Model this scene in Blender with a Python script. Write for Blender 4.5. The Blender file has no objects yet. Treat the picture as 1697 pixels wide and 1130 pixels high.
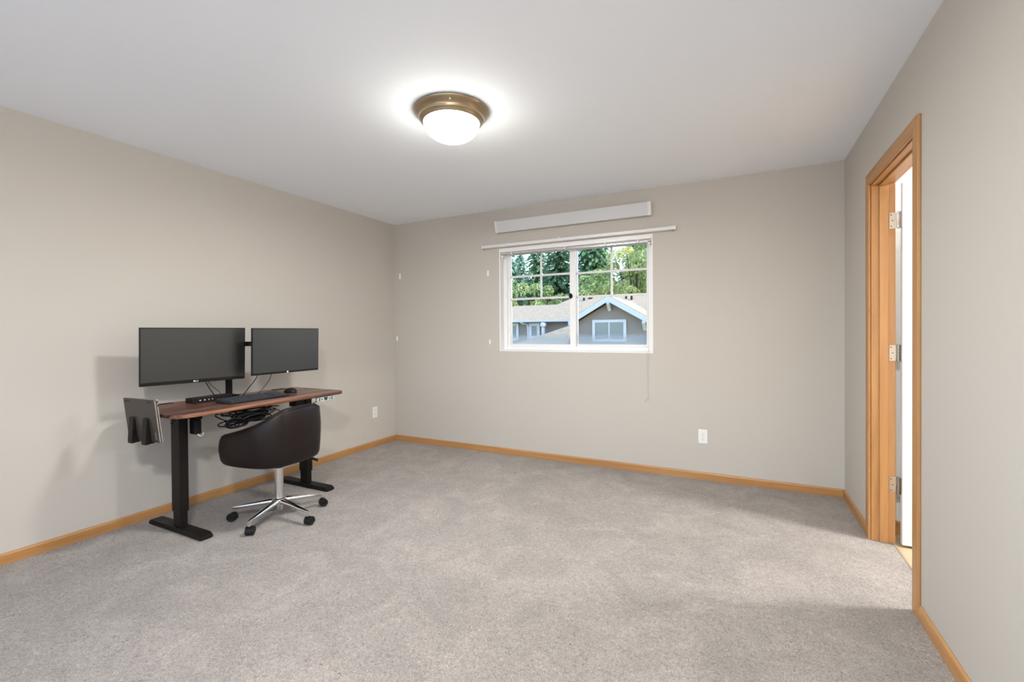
import bpy, bmesh, math, random
from mathutils import Vector, Matrix
random.seed(7)
PI = math.pi
SC = bpy.context.scene
COL = SC.collection

# ------------------------------------------------------------------ room measures (metres)
XL, XR, YB, YF, H = -3.5045, 0.6813, 4.0106, -1.75, 2.44
CAMZ = 1.2205

# ------------------------------------------------------------------ materials
def mat(name, base=(.8, .8, .8), rough=.6, metal=0., spec=.5, coat=0., emit=None, estr=0.):
    m = bpy.data.materials.new(name); m.use_nodes = True
    b = m.node_tree.nodes['Principled BSDF']
    b.inputs['Base Color'].default_value = (*base, 1)
    b.inputs['Roughness'].default_value = rough
    b.inputs['Metallic'].default_value = metal
    b.inputs['Specular IOR Level'].default_value = spec
    b.inputs['Coat Weight'].default_value = coat
    if emit:
        b.inputs['Emission Color'].default_value = (*emit, 1)
        b.inputs['Emission Strength'].default_value = estr
    return m

def N(m, t, **kw):
    n = m.node_tree.nodes.new(t)
    for k, v in kw.items():
        if k in n.inputs: n.inputs[k].default_value = v
        else: setattr(n, k, v)
    return n
def L(m, a, ao, b, bi): m.node_tree.links.new(a.outputs[ao], b.inputs[bi])
def bsdf(m): return m.node_tree.nodes['Principled BSDF']
def coords(m, scale=(1, 1, 1), rot=(0, 0, 0)):
    t = N(m, 'ShaderNodeTexCoord'); mp = N(m, 'ShaderNodeMapping')
    mp.inputs['Scale'].default_value = scale; mp.inputs['Rotation'].default_value = rot
    L(m, t, 'Object', mp, 'Vector'); return mp
def ramp(m, stops):
    r = N(m, 'ShaderNodeValToRGB'); e = r.color_ramp.elements
    while len(e) < len(stops): e.new(.5)
    for el, (p, c) in zip(e, stops): el.position = p; el.color = (*c, 1)
    return r
def bump(m, src, out, strength, dist):
    b = N(m, 'ShaderNodeBump'); b.inputs['Strength'].default_value = strength; b.inputs['Distance'].default_value = dist
    L(m, src, out, b, 'Height'); L(m, b, 'Normal', bsdf(m), 'Normal'); return b

def paint(name, c, bscale=140, bstr=.12):
    m = mat(name, c, .85, spec=.25)
    mp = coords(m)
    n = N(m, 'ShaderNodeTexNoise', Scale=bscale, Detail=3.); L(m, mp, 'Vector', n, 'Vector')
    bump(m, n, 'Fac', bstr, .002); return m

def wood(name, stops, axis, freq=26., rough=.4, coat=0., stretch=.05, wave=.5):
    """grain runs along axis (0 x, 1 y, 2 z)"""
    m = mat(name, stops[0][1], rough, coat=coat)
    sc = [1., 1., 1.]; sc[axis] = stretch
    mp = coords(m, tuple(s * freq for s in sc))
    n = N(m, 'ShaderNodeTexNoise', Scale=1., Detail=6., Roughness=.6, Distortion=wave); L(m, mp, 'Vector', n, 'Vector')
    r = ramp(m, stops); L(m, n, 'Fac', r, 'Fac'); L(m, r, 'Color', bsdf(m), 'Base Color')
    bump(m, n, 'Fac', .06, .002); return m

M = {}
M['wall'] = paint('wall_paint', (.532, .500, .460))
M['hallwall'] = paint('hall_paint', (.80, .79, .77))
M['ceil'] = paint('ceiling_paint', (.88, .92, .975), 90, .2)
M['deck'] = mat('pale_bounce_deck', (.72, .72, .72), .7)  # for the added bounce surface behind the room
M['stripw'] = mat('bright_white_foam', (.93, .93, .93), .5)
M['white'] = mat('white_vinyl', (.82, .82, .83), .35)
M['whitepl'] = mat('white_plastic', (.80, .80, .79), .4)
M['dooorw'] = mat('door_white', (.74, .74, .76), .4)
M['valance'] = mat('valance_grey_white', (.62, .63, .65), .55)
M['valcap'] = mat('valance_cap', (.74, .74, .73), .5)
M['alu'] = mat('painted_aluminium', (.74, .74, .75), .35)
M['slot'] = mat('dark_slot', (.02, .02, .02), .6)
honey = [(.28, (.375, .180, .060)), (.5, (.44, .222, .080)), (.72, (.50, .27, .105))]
M['woodx'] = wood('fir_trim_x', honey, 0)
M['woody'] = wood('fir_trim_y', honey, 1)
M['woodz'] = wood('fir_trim_z', honey, 2)
M['strip'] = mat('transition_strip', (.33, .25, .16), .5)
M['vinylfloor'] = wood('pale_vinyl_plank', [(.3, (.40, .30, .19)), (.55, (.46, .355, .235)), (.75, (.50, .40, .28))], 1, 14., .45)
M['desktop'] = wood('walnut_desktop', [(.37, (.030, .011, .008)), (.46, (.085, .032, .020)), (.54, (.17, .066, .036)), (.62, (.31, .145, .078))], 1, 12., .33, .1, .07, 1.6)
M['black'] = mat('black_powder_coat', (.0085, .0065, .006), .45, spec=.18)
M['blackpl'] = mat('black_plastic', (.009, .0085, .0085), .45, spec=.2)
M['brownbl'] = mat('dark_brown_plastic', (.012, .0085, .0075), .45, spec=.22)
M['blackrub'] = mat('black_rubber', (.012, .012, .012), .6)
M['bezel'] = mat('monitor_bezel', (.008, .007, .007), .35, spec=.25)
M['screen'] = mat('screen_off', (.009, .0105, .010), .42, spec=.95)
M['key'] = mat('key_cap', (.022, .027, .034), .5)
M['kbd'] = mat('keyboard_body', (.016, .019, .024), .5)
M['chrome'] = mat('chrome', (.80, .80, .80), .10, 1.)
M['brush'] = mat('satin_chrome', (.72, .70, .70), .28, 1.)
M['hinge'] = mat('satin_nickel', (.46, .42, .37), .33, 1.)
M['screw'] = mat('screw_dark', (.12, .07, .04), .4, .7)
M['lapbot'] = mat('laptop_bronze_grey', (.062, .052, .044), .42, .35)
M['lapedge'] = mat('laptop_silver_edge', (.72, .71, .70), .22, 1.)
M['mark'] = mat('pale_mark', (.75, .75, .74), .4)
M['greymark'] = mat('grey_mark', (.36, .34, .32), .4)
M['ctl'] = mat('control_face', (.45, .50, .50), .35)
M['ledw'] = mat('white_port', (.85, .85, .85), .4)
M['cable'] = mat('black_cable', (.007, .007, .007), .5, spec=.15)
M['clearcable'] = mat('white_cable', (.70, .70, .70), .4)
M['bronze'] = mat('brushed_bronze', (.40, .31, .20), .32, 1.)
M['cord'] = mat('cord_white', (.62, .58, .53), .8)

# leather with a fine grain
m = M['leather'] = mat('dark_brown_leather', (.0105, .0062, .0058), .40, spec=.24)
mp = coords(m); v = N(m, 'ShaderNodeTexVoronoi', Scale=420.); L(m, mp, 'Vector', v, 'Vector')
bump(m, v, 'Distance', .12, .001)

# cut-pile carpet
m = M['carpet'] = mat('cut_pile_carpet', (.45, .41, .37), .95, spec=.1)
mp = coords(m)
nf = N(m, 'ShaderNodeTexNoise', Scale=105., Detail=4., Roughness=.6, Distortion=2.2); L(m, mp, 'Vector', nf, 'Vector')
nm = N(m, 'ShaderNodeTexNoise', Scale=60., Detail=3., Roughness=.6, Distortion=1.0); L(m, mp, 'Vector', nm, 'Vector')
nl = N(m, 'ShaderNodeTexNoise', Scale=3.2, Detail=5., Roughness=.66, Distortion=1.0); L(m, mp, 'Vector', nl, 'Vector')
rf = ramp(m, [(.30, (.118, .101, .090)), (.47, (.320, .287, .262)), (.66, (.455, .415, .385))]); L(m, nf, 'Fac', rf, 'Fac')
rl = ramp(m, [(.36, (.86, .86, .855)), (.52, (.97, .97, .97)), (.64, (1.10, 1.09, 1.08))]); L(m, nl, 'Fac', rl, 'Fac')
rm = ramp(m, [(.35, (.92, .92, .92)), (.6, (1.05, 1.05, 1.05))]); L(m, nm, 'Fac', rm, 'Fac')
x1 = N(m, 'ShaderNodeMix', data_type='RGBA', blend_type='MULTIPLY'); x1.inputs[0].default_value = 1.
m.node_tree.links.new(rf.outputs[0], x1.inputs[6]); m.node_tree.links.new(rl.outputs[0], x1.inputs[7])
x2 = N(m, 'ShaderNodeMix', data_type='RGBA', blend_type='MULTIPLY'); x2.inputs[0].default_value = 1.
m.node_tree.links.new(x1.outputs[2], x2.inputs[6]); m.node_tree.links.new(rm.outputs[0], x2.inputs[7])
m.node_tree.links.new(x2.outputs[2], bsdf(m).inputs['Base Color'])
bump(m, nf, 'Fac', .85, .008)
bsdf(m).inputs['Sheen Weight'].default_value = .15

# window glass: clear, faint warm coating reflection, a band of condensation along the bottom edge
def glass(name, z0=None, z1=None, xedge=None):
    m = bpy.data.materials.new(name); m.use_nodes = True
    nt = m.node_tree; nt.nodes.remove(nt.nodes['Principled BSDF']); out = nt.nodes['Material Output']
    tr = N(m, 'ShaderNodeBsdfTransparent'); gl = N(m, 'ShaderNodeBsdfGlossy'); gl.inputs['Roughness'].default_value = .02
    gl.inputs['Color'].default_value = (.30, .20, .07, 1)
    fr = N(m, 'ShaderNodeFresnel', IOR=1.3); mx = N(m, 'ShaderNodeMixShader')
    L(m, fr, 'Fac', mx, 'Fac'); nt.links.new(tr.outputs[0], mx.inputs[1]); nt.links.new(gl.outputs[0], mx.inputs[2])
    last = mx
    if z0 is not None:
        t = N(m, 'ShaderNodeTexCoord'); s = N(m, 'ShaderNodeSeparateXYZ'); L(m, t, 'Object', s, 'Vector')
        n = N(m, 'ShaderNodeTexNoise', Scale=5., Detail=2.); L(m, t, 'Object', n, 'Vector')
        nn = N(m, 'ShaderNodeMath', operation='MULTIPLY_ADD'); L(m, n, 'Fac', nn, 0); nn.inputs[1].default_value = .03; nt.links.new(s.outputs[2], nn.inputs[2])
        r = N(m, 'ShaderNodeMapRange', interpolation_type='SMOOTHSTEP'); nt.links.new(nn.outputs[0], r.inputs[0])
        r.inputs[1].default_value = z0 + .06; r.inputs[2].default_value = z1 + .015; r.inputs[3].default_value = .42; r.inputs[4].default_value = 0.
        fog = N(m, 'ShaderNodeBsdfTranslucent'); fog.inputs['Color'].default_value = (.46, .50, .50, 1)
        mf = N(m, 'ShaderNodeMixShader'); nt.links.new(r.outputs[0], mf.inputs[0]); nt.links.new(mx.outputs[0], mf.inputs[1]); nt.links.new(fog.outputs[0], mf.inputs[2])
        last = mf
    nt.links.new(last.outputs[0], out.inputs['Surface']); return m

# lamp dome: frosted glass lit from inside
def domemat(name, strength):
    m = bpy.data.materials.new(name); m.use_nodes = True
    m.node_tree.nodes.remove(m.node_tree.nodes['Principled BSDF'])
    em = N(m, 'ShaderNodeEmission'); em.inputs['Color'].default_value = (1., .965, .87, 1); em.inputs['Strength'].default_value = strength
    tp = N(m, 'ShaderNodeBsdfTransparent'); mx = N(m, 'ShaderNodeMixShader'); mx.inputs[0].default_value = .45
    m.node_tree.links.new(tp.outputs[0], mx.inputs[1]); m.node_tree.links.new(em.outputs[0], mx.inputs[2])
    m.node_tree.links.new(mx.outputs[0], m.node_tree.nodes['Material Output'].inputs['Surface']); return m
M['dome'] = domemat('lit_frosted_glass', 44.); M['dome_fill'] = domemat('fill_light_frosted_glass', 280.)  # the stronger dome is only for the added fill light behind the camera

# exterior
def speck(name, c, amt=.12, scale=8., rough=.85):
    m = mat(name, c, rough, spec=.2); mp = coords(m)
    n = N(m, 'ShaderNodeTexNoise', Scale=scale, Detail=5.); L(m, mp, 'Vector', n, 'Vector')
    lo = tuple(k * (1 - amt) for k in c); hi = tuple(min(1, k * (1 + amt)) for k in c)
    r = ramp(m, [(.3, lo), (.7, hi)]); L(m, n, 'Fac', r, 'Fac'); L(m, r, 'Color', bsdf(m), 'Base Color'); return m
M['shingle'] = speck('tan_shingles', (.285, .25, .19), .14, 6.)
M['siding'] = speck('taupe_siding', (.27, .24, .215), .06, 3.)
M['fascia'] = mat('pale_blue_white_trim', (.58, .62, .68), .5)
M['extwhite'] = mat('white_trim', (.62, .64, .66), .5)
M['extglass'] = mat('house_window_glass', (.20, .26, .26), .12)
M['ground'] = speck('exterior_ground', (.16, .17, .10), .3, 1.)
M['bark'] = speck('bark', (.09, .06, .04), .3, 4.)
def leafmat(name, a, b, c):
    m = mat(name, b, .55, spec=.3); mp = coords(m)
    n = N(m, 'ShaderNodeTexNoise', Scale=1.7, Detail=6., Roughness=.75); L(m, mp, 'Vector', n, 'Vector')
    r = ramp(m, [(.32, a), (.52, b), (.70, c)]); L(m, n, 'Fac', r, 'Fac'); L(m, r, 'Color', bsdf(m), 'Base Color')
    nt = m.node_tree; t = N(m, 'ShaderNodeBsdfTranslucent'); L(m, r, 'Color', t, 'Color')
    mx = N(m, 'ShaderNodeMixShader'); mx.inputs[0].default_value = .3
    nt.links.new(bsdf(m).outputs[0], mx.inputs[1]); nt.links.new(t.outputs[0], mx.inputs[2]); nt.links.new(mx.outputs[0], nt.nodes['Material Output'].inputs['Surface'])
    return m
M['fir'] = leafmat('fir_needles', (0.081, 0.176, 0.095), (0.176, 0.324, 0.162), (0.365, 0.540, 0.297))
M['bluefir'] = leafmat('blue_green_needles', (0.121, 0.243, 0.176), (0.243, 0.405, 0.297), (0.486, 0.648, 0.486))
M['leafy'] = leafmat('broad_leaves', (0.162, 0.270, 0.095), (0.378, 0.486, 0.203), (0.675, 0.743, 0.405))
M['yellowleaf'] = leafmat('yellow_green_leaves', (0.270, 0.351, 0.108), (0.513, 0.581, 0.243), (0.810, 0.837, 0.486))

# ------------------------------------------------------------------ mesh helpers
def V(*a): return Vector(a)
def box(bm, x0, x1, y0, y1, z0, z1, mtx=None):
    vs = [bm.verts.new((x, y, z)) for z in (z0, z1) for y in (y0, y1) for x in (x0, x1)]
    for f in ((0, 2, 3, 1), (4, 5, 7, 6), (0, 1, 5, 4), (1, 3, 7, 5), (3, 2, 6, 7), (2, 0, 4, 6)):
        bm.faces.new([vs[i] for i in f])
    if mtx is not None:
        for v in vs: v.co = mtx @ v.co
    return vs
def prism(bm, pts, axis, a, b, mtx=None):
    """extrude a 2-D polygon; axis 0: pts=(y,z) 1: (x,z) 2: (x,y)"""
    def P(p, t):
        return (t, p[0], p[1]) if axis == 0 else (p[0], t, p[1]) if axis == 1 else (p[0], p[1], t)
    A = [bm.verts.new(P(p, a)) for p in pts]; B = [bm.verts.new(P(p, b)) for p in pts]
    n = len(pts); bm.faces.new(A[::-1]); bm.faces.new(B)
    for i in range(n): bm.faces.new((A[i], A[(i + 1) % n], B[(i + 1) % n], B[i]))
    if mtx is not None:
        for v in A + B: v.co = mtx @ v.co
    return A + B
def lathe(bm, prof, seg=32, mtx=None, cap=True):
    """prof: list of (r, z)"""
    rings = []; new = []
    for r, z in prof:
        if r < 1e-6:
            v = bm.verts.new((0, 0, z)); rings.append([v]); new.append(v)
        else:
            ring = [bm.verts.new((r * math.cos(2 * PI * i / seg), r * math.sin(2 * PI * i / seg), z)) for i in range(seg)]
            rings.append(ring); new += ring
    for a, b in zip(rings, rings[1:]):
        for i in range(seg):
            j = (i + 1) % seg
            if len(a) == 1 and len(b) == 1: continue
            if len(a) == 1: bm.faces.new((a[0], b[j], b[i]))
            elif len(b) == 1: bm.faces.new((a[i], a[j], b[0]))
            else: bm.faces.new((a[i], a[j], b[j], b[i]))
    if cap:
        for r in (rings[0], rings[-1]):
            if len(r) > 2: bm.faces.new(r)
    if mtx is not None:
        for v in new: v.co = mtx @ v.co
    return new
def smooth_path(pts, n=8):
    pts = [Vector(p) for p in pts]; out = []
    for i in range(len(pts) - 1):
        p0 = pts[max(i - 1, 0)]; p1 = pts[i]; p2 = pts[i + 1]; p3 = pts[min(i + 2, len(pts) - 1)]
        for k in range(n):
            t = k / n
            out.append(.5 * ((2 * p1) + (-p0 + p2) * t + (2 * p0 - 5 * p1 + 4 * p2 - p3) * t * t + (-p0 + 3 * p1 - 3 * p2 + p3) * t ** 3))
    out.append(pts[-1]); return out
def tube(bm, pts, r, seg=8, r2=None):
    pts = [Vector(p) for p in pts]; n = len(pts); rings = []
    up = Vector((0, 0, 1)); prev = None
    for i, p in enumerate(pts):
        t = (pts[min(i + 1, n - 1)] - pts[max(i - 1, 0)])
        if t.length < 1e-9: t = Vector((0, 0, 1))
        t.normalize()
        if prev is None:
            a = up if abs(t.dot(up)) < .95 else Vector((1, 0, 0))
            u = (a - t * a.dot(t)).normalized()
        else:
            u = prev - t * prev.dot(t)
            u = u.normalized() if u.length > 1e-6 else t.orthogonal().normalized()
        prev = u; w = t.cross(u)
        rr = r if r2 is None else r + (r2 - r) * i / (n - 1)
        rings.append([bm.verts.new(p + u * (rr * math.cos(2 * PI * k / seg)) + w * (rr * math.sin(2 * PI * k / seg))) for k in range(seg)])
    for a, b in zip(rings, rings[1:]):
        for k in range(seg): bm.faces.new((a[k], a[(k + 1) % seg], b[(k + 1) % seg], b[k]))
    bm.faces.new(rings[0][::-1]); bm.faces.new(rings[-1])
def obj(name, bm, material, parent=None, bevel=0., seg=2, smooth=False, sub=0, angle=35):
    bmesh.ops.recalc_face_normals(bm, faces=bm.faces[:])
    me = bpy.data.meshes.new(name); bm.to_mesh(me); bm.free()
    o = bpy.data.objects.new(name, me); COL.objects.link(o)
    mats = material if isinstance(material, (list, tuple)) else [material]
    for k in mats: me.materials.append(M[k] if isinstance(k, str) else k)
    if smooth or bevel:
        for p in me.polygons: p.use_smooth = True
    if bevel:
        b = o.modifiers.new('edge', 'BEVEL'); b.width = bevel; b.segments = seg; b.limit_method = 'ANGLE'; b.angle_limit = math.radians(40)
        try: b.harden_normals = True
        except Exception: pass
    elif smooth and not sub:
        try: me.set_sharp_from_angle(angle=math.radians(angle))
        except Exception: pass
    if sub:
        s = o.modifiers.new('soft', 'SUBSURF'); s.levels = sub; s.render_levels = sub
    if parent is not None: o.parent = parent
    return o
def B(): return bmesh.new()
def tag(o, label, cat, group=None, kind=None):
    o['label'] = label; o['category'] = cat
    if group: o['group'] = group
    if kind: o['kind'] = kind
    return o
def thing(name, label, cat, loc=(0, 0, 0), rz=0., group=None):
    o = bpy.data.objects.new(name, None); COL.objects.link(o); o.empty_display_size = .05
    o.location = loc; o.rotation_euler = (0, 0, rz); return tag(o, label, cat, group)
def struct(o, label=None, cat=None):
    o['kind'] = 'structure'
    if label: o['label'] = label
    if cat: o['category'] = cat
    return o
def sempty(name, label, cat, loc=(0, 0, 0)):
    o = bpy.data.objects.new(name, None); COL.objects.link(o); o.location = loc; return struct(o, label, cat)
def bx(name, x0, x1, y0, y1, z0, z1, material, parent=None, bevel=0., seg=2):
    b = B(); box(b, x0, x1, y0, y1, z0, z1); return obj(name, b, material, parent, bevel, seg)

# ================================================================== SETTING
T = .16
DY0, DY1 = 2.535, 3.270            # doorway clear opening along the right wall
DZ = 2.048
WX0, WX1, WZ0, WZ1 = -2.150, -.660, 1.027, 2.050
CX = .778                          # carpet ends inside the doorway
# floor: carpet, with a tongue into the doorway
b = B(); box(b, XL - .02, XR, YF - .02, YB + .02, -.06, 0); box(b, XR, CX, DY0 - .02, DY1 + .02, -.06, 0)
struct(obj('floor', b, 'carpet'), 'beige grey cut-pile carpet covering the bedroom floor', 'floor')
struct(bx('ceiling', XL - T, XR + .11, YF - T, YB + T, H, H + .12, 'ceil'), 'smooth white painted ceiling of the bedroom', 'ceiling')
struct(bx('wall_left', XL - T, XL, YF - T, YB + T, -.06, H, 'wall'), 'long beige wall behind the standing desk', 'wall')
b = B()
box(b, XL, WX0, YB, YB + T, -.06, H); box(b, WX1, XR + .11, YB, YB + T, -.06, H)
box(b, WX0, WX1, YB, YB + T, -.06, WZ0); box(b, WX0, WX1, YB, YB + T, WZ1, H)
struct(obj('wall_back', b, 'wall'), 'beige wall around the small sliding window', 'wall')
b = B()
box(b, XR, XR + .11, YF - T, DY0 - .02, -.06, H); box(b, XR, XR + .11, DY1 + .02, YB, -.06, H); box(b, XR, XR + .11, DY0 - .02, DY1 + .02, DZ + .02, H)
struct(obj('wall_right', b, 'wall'), 'beige wall with the open wood-framed doorway', 'wall')

# front wall (behind the camera) holds a wide window added for fill daylight
FX0, FX1, FZ0, FZ1 = -3.30, .50, .06, 2.26
b = B()
box(b, XL, FX0, YF - T, YF, -.06, H); box(b, FX1, XR, YF - T, YF, -.06, H)
box(b, FX0, FX1, YF - T, YF, -.06, FZ0); box(b, FX0, FX1, YF - T, YF, FZ1, H)
struct(obj('wall_front', b, 'wall'), 'beige wall with the added wide window opposite the small one', 'wall')
w2 = sempty('window_fill', 'wide white window added for fill light in the wall facing the small sliding window', 'window')
b = B(); y0, y1 = YF - .12, YF - .06
box(b, FX0, FX0 + .06, y0, y1, FZ0, FZ1); box(b, FX1 - .06, FX1, y0, y1, FZ0, FZ1); box(b, FX0 + .06, FX1 - .06, y0, y1, FZ0, FZ0 + .06); box(b, FX0 + .06, FX1 - .06, y0, y1, FZ1 - .06, FZ1)
box(b, (FX0 + FX1) / 2 - .03, (FX0 + FX1) / 2 + .03, y0, y1, FZ0 + .06, FZ1 - .06)
obj('window_frame', b, 'white', w2)
for a, c in ((FX0 + .06, (FX0 + FX1) / 2 - .03), ((FX0 + FX1) / 2 + .03, FX1 - .06)):
    bx('pane', a, c, YF - .093, YF - .087, FZ0 + .06, FZ1 - .06, glass('rear_glass'), w2)

# baseboards (eased top edge)
def base_prof(flip=1):
    t, h = .012, .060
    return [(0, -.005), (t * flip, -.005), (t * flip, h - .010), (t * .75 * flip, h - .003), (t * .4 * flip, h), (0, h)]
b = B(); prism(b, [(XL + p, z) for p, z in base_prof()], 1, YF, YB)
struct(obj('baseboard_left', b, 'woody'), 'honey wood baseboard along the wall behind the desk', 'baseboard')
b = B(); prism(b, [(YB - p, z) for p, z in base_prof()], 0, XL + .012, XR - .012)
struct(obj('baseboard_back', b, 'woodx'), 'honey wood baseboard under the small window', 'baseboard')
b = B(); prism(b, [(XR - p, z) for p, z in base_prof()], 1, 3.336, YB)
struct(obj('baseboard_right', b, 'woody'), 'short honey wood baseboard between doorway and corner', 'baseboard')
b = B(); prism(b, [(XR - p, z) for p, z in base_prof()], 1, YF, 2.455)
struct(obj('baseboard_right', b, 'woody', bevel=.003), 'long honey wood baseboard running to the near side of the doorway', 'baseboard')
b = B(); prism(b, [(YF + p, z) for p, z in base_prof()], 0, XL + .012, XR - .012)
struct(obj('baseboard_front', b, 'woodx'), 'honey wood baseboard under the added wide window', 'baseboard')

# door casing + jamb = trim_1
t1 = sempty('trim_1', 'honey wood casing and jamb framing the open doorway', 'door frame')
ct, cw = .014, .064
def casing(name, pts, material):
    b = B(); prism(b, pts, 0, XR - ct, XR); return obj(name, b, material, t1, .004)
yo0, yi0, yi1, yo1 = DY0 - .006 - cw, DY0 - .006, DY1 + .006, DY1 + .006 + cw
zi, zo = DZ + .006, DZ + .006 + cw + .004
casing('casing', [(yi1, -.004), (yo1, -.004), (yo1, zo), (yi1, zi)], 'woodz')
casing('casing', [(yo0, -.004), (yi0, -.004), (yi0, zi), (yo0, zo)], 'woodz')
casing('head_casing', [(yi0, zi), (yi1, zi), (yo1, zo), (yo0, zo)], 'woody')
JX0, JX1 = XR, XR + .11
bx('jamb', JX0, JX1, DY1, DY1 + .02, -.01, DZ + .02, 'woodz', t1, .0015)
bx('jamb', JX0, JX1, DY0 - .02, DY0, -.01, DZ + .02, 'woodz', t1, .0015)
bx('head_jamb', JX0, JX1, DY0, DY1, DZ, DZ + .02, 'woody', t1, .0015)
SX0, SX1 = .717, .757
bx('door_stop', SX0, SX1, DY1 - .011, DY1, 0, DZ, 'woodz', t1, .002)
bx('door_stop', SX0, SX1, DY0, DY0 + .011, 0, DZ, 'woodz', t1, .002)
bx('door_stop', SX0, SX1, DY0 + .011, DY1 - .011, DZ - .011, DZ, 'woody', t1, .002)
# transition strip + pale floor beyond
struct(bx('trim_2', CX, CX + .012, DY0, DY1, -.03, .003, 'strip', None, .002), 'thin metal strip where carpet meets pale plank floor', 'threshold strip')
struct(bx('floor_hall', CX + .012, 2.95, 1.3, 3.44, -.06, -.002, 'vinylfloor'), 'pale plank floor beyond the doorway', 'floor')
struct(bx('wall_hall_back', XR + .11, 2.95, 3.43, 3.53, -.06, H, 'hallwall'), 'pale wall just beyond the doorway hinges', 'wall')
struct(bx('wall_hall_right', 2.95, 3.05, 1.2, 3.53, -.06, H, 'hallwall'), 'pale wall at the far end beyond the doorway', 'wall')
struct(bx('wall_hall_front', XR + .11, 2.95, 1.2, 1.3, -.06, H, 'hallwall'), 'pale wall on the near side beyond the doorway', 'wall')
struct(bx('ceiling_hall', XR + .11, 3.05, 1.2, 3.53, H, H + .1, 'ceil'), 'white ceiling beyond the doorway', 'ceiling')
b = B(); prism(b, [(3.43 - p, z) for p, z in [(0, -.005), (.012, -.005), (.012, .07), (.005, .08), (0, .08)]], 0, XR + .11, 2.95)
struct(obj('baseboard_hall', b, 'woodx'), 'honey wood baseboard seen past the door hinges', 'baseboard')

# door leaf, swung open away from the bedroom
d1 = sempty('door_1', 'white door standing open beyond the wood doorway', 'door')
lx0, lx1, ly0, ly1 = .812, 1.535, 3.232, 3.266
bx('door_leaf', lx0, lx1, ly0, ly1, .012, 2.035, 'dooorw', d1, .0015)
for z0, z1 in ((.22, .85), (1.0, 1.85)):
    b = B()
    for a, c, e, g in ((.11, .61, z0, z0 + .02), (.11, .61, z1 - .02, z1), (.11, .13, z0 + .02, z1 - .02), (.59, .61, z0 + .02, z1 - .02)):
        box(b, lx0 + a, lx0 + c, ly0 - .006, ly0, e, g)
    obj('panel_moulding', b, 'dooorw', d1, .002)
for zc in (1.835, 1.085, .335):
    hg = bx('hinge', .7625, .795, DY1 - .0025, DY1 - .0003, zc - .045, zc + .045, 'hinge', d1, .001)
    b = B()
    for k in range(5):
        za = zc - .045 + k * .018
        lathe(b, [(.0062, za + .0006), (.0062, za + .0174)], 14, Matrix.Translation((.8005, DY1 - .010, 0)))
    lathe(b, [(.0035, zc - .048), (.0072, zc - .046), (.0072, zc - .0452)], 14, Matrix.Translation((.8005, DY1 - .010, 0)))
    lathe(b, [(.0072, zc + .0452), (.0072, zc + .047), (.0035, zc + .050)], 14, Matrix.Translation((.8005, DY1 - .010, 0)))
    obj('knuckle', b, 'hinge', hg, smooth=True)
    bx('hinge_leaf', .8085, .8118, ly0 + .003, ly1 - .002, zc - .045, zc + .045, 'hinge', hg)
    for sx, sz in ((.7705, .032), (.7775, 0), (.7705, -.032)):
        b = B(); lathe(b, [(.0034, 0), (.0034, .0012), (0, .0014)], 10, Matrix.Translation((sx, DY1 - .0025, zc + sz)) @ Matrix.Rotation(PI / 2, 4, 'X'))
        obj('screw', b, 'screw', hg)
    
# ------------------------------------------------------------------ window_1 (horizontal slider in a white-lined recess)
w1 = sempty('window_1', 'small white sliding window with grid bars, houses and trees outside', 'window')
GY = 4.136
b = B(); t = .012
box(b, WX0, WX0 + t, YB - .002, YB + .105, WZ0 + t, WZ1 - t); box(b, WX1 - t, WX1, YB - .002, YB + .105, WZ0 + t, WZ1 - t)
box(b, WX0, WX1, YB - .002, YB + .105, WZ0, WZ0 + t); box(b, WX0, WX1, YB - .002, YB + .105, WZ1 - t, WZ1)
obj('reveal_lining', b, 'white', w1, .002)
b = B(); f = .040; y0, y1 = YB + .075, YB + .155
ax0, ax1, az0, az1 = WX0 + t, WX1 - t, WZ0 + t, WZ1 - t
box(b, ax0, ax0 + f, y0, y1, az0, az1); box(b, ax1 - f, ax1, y0, y1, az0, az1)
box(b, ax0 + f, ax1 - f, y0, y1, az0, az0 + f); box(b, ax0 + f, ax1 - f, y0, y1, az1 - f, az1)
obj('window_frame', b, 'white', w1, .003)
GL0, GL1, GR0, GR1, GZ0, GZ1 = -2.072, -1.441, -1.381, -.737, 1.096, 2.000
def sash(x0, x1, g0, g1, yc, vx, gx0, gx1):
    b = B(); ya, yb = yc - .018, yc + .018
    zb, zt = az0 + f - .002, az1 - f + .002
    box(b, x0, g0, ya, yb, zb, zt); box(b, g1, x1, ya, yb, zb, zt); box(b, g0, g1, ya, yb, zb, GZ0); box(b, g0, g1, ya, yb, min(GZ1, zt - .005), zt)
    s = obj('sash', b, 'white', w1, .003)
    bx('pane', g0 - .004, g1 + .004, yc - .003, yc + .003, GZ0 - .004, GZ1 + .002, glass('window_glass', GZ0, GZ0 + .115), s)
    b = B()
    for z in (1.775, 1.549): box(b, g0, g1, yc + .006, yc + .012, z - .010, z + .010)
    box(b, vx - .010, vx + .010, yc + .0064, yc + .0116, 1.539, GZ1)
    obj('grid_bar', b, 'stripw', s, .001)
    return s
sl = sash(GL0 - .034, GL1 + .060 - .002, GL0, GL1, GY - .012, -1.746, 0, 0)
sr = sash(GR0 - .022, GR1 + .034, GR0, GR1, GY + .026, -1.056, 0, 0)
b = B(); lathe(b, [(0, 0), (.016, .0), (.017, .012), (.010, .020), (0, .021)], 20, Matrix.Translation((GL1 + .012, GY - .030, 1.556)) @ Matrix.Rotation(PI / 2, 4, 'X') @ Matrix.Scale(1.5, 4, (0, 1, 0)))
obj('sash_lock', b, 'black', sl, smooth=True)

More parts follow.
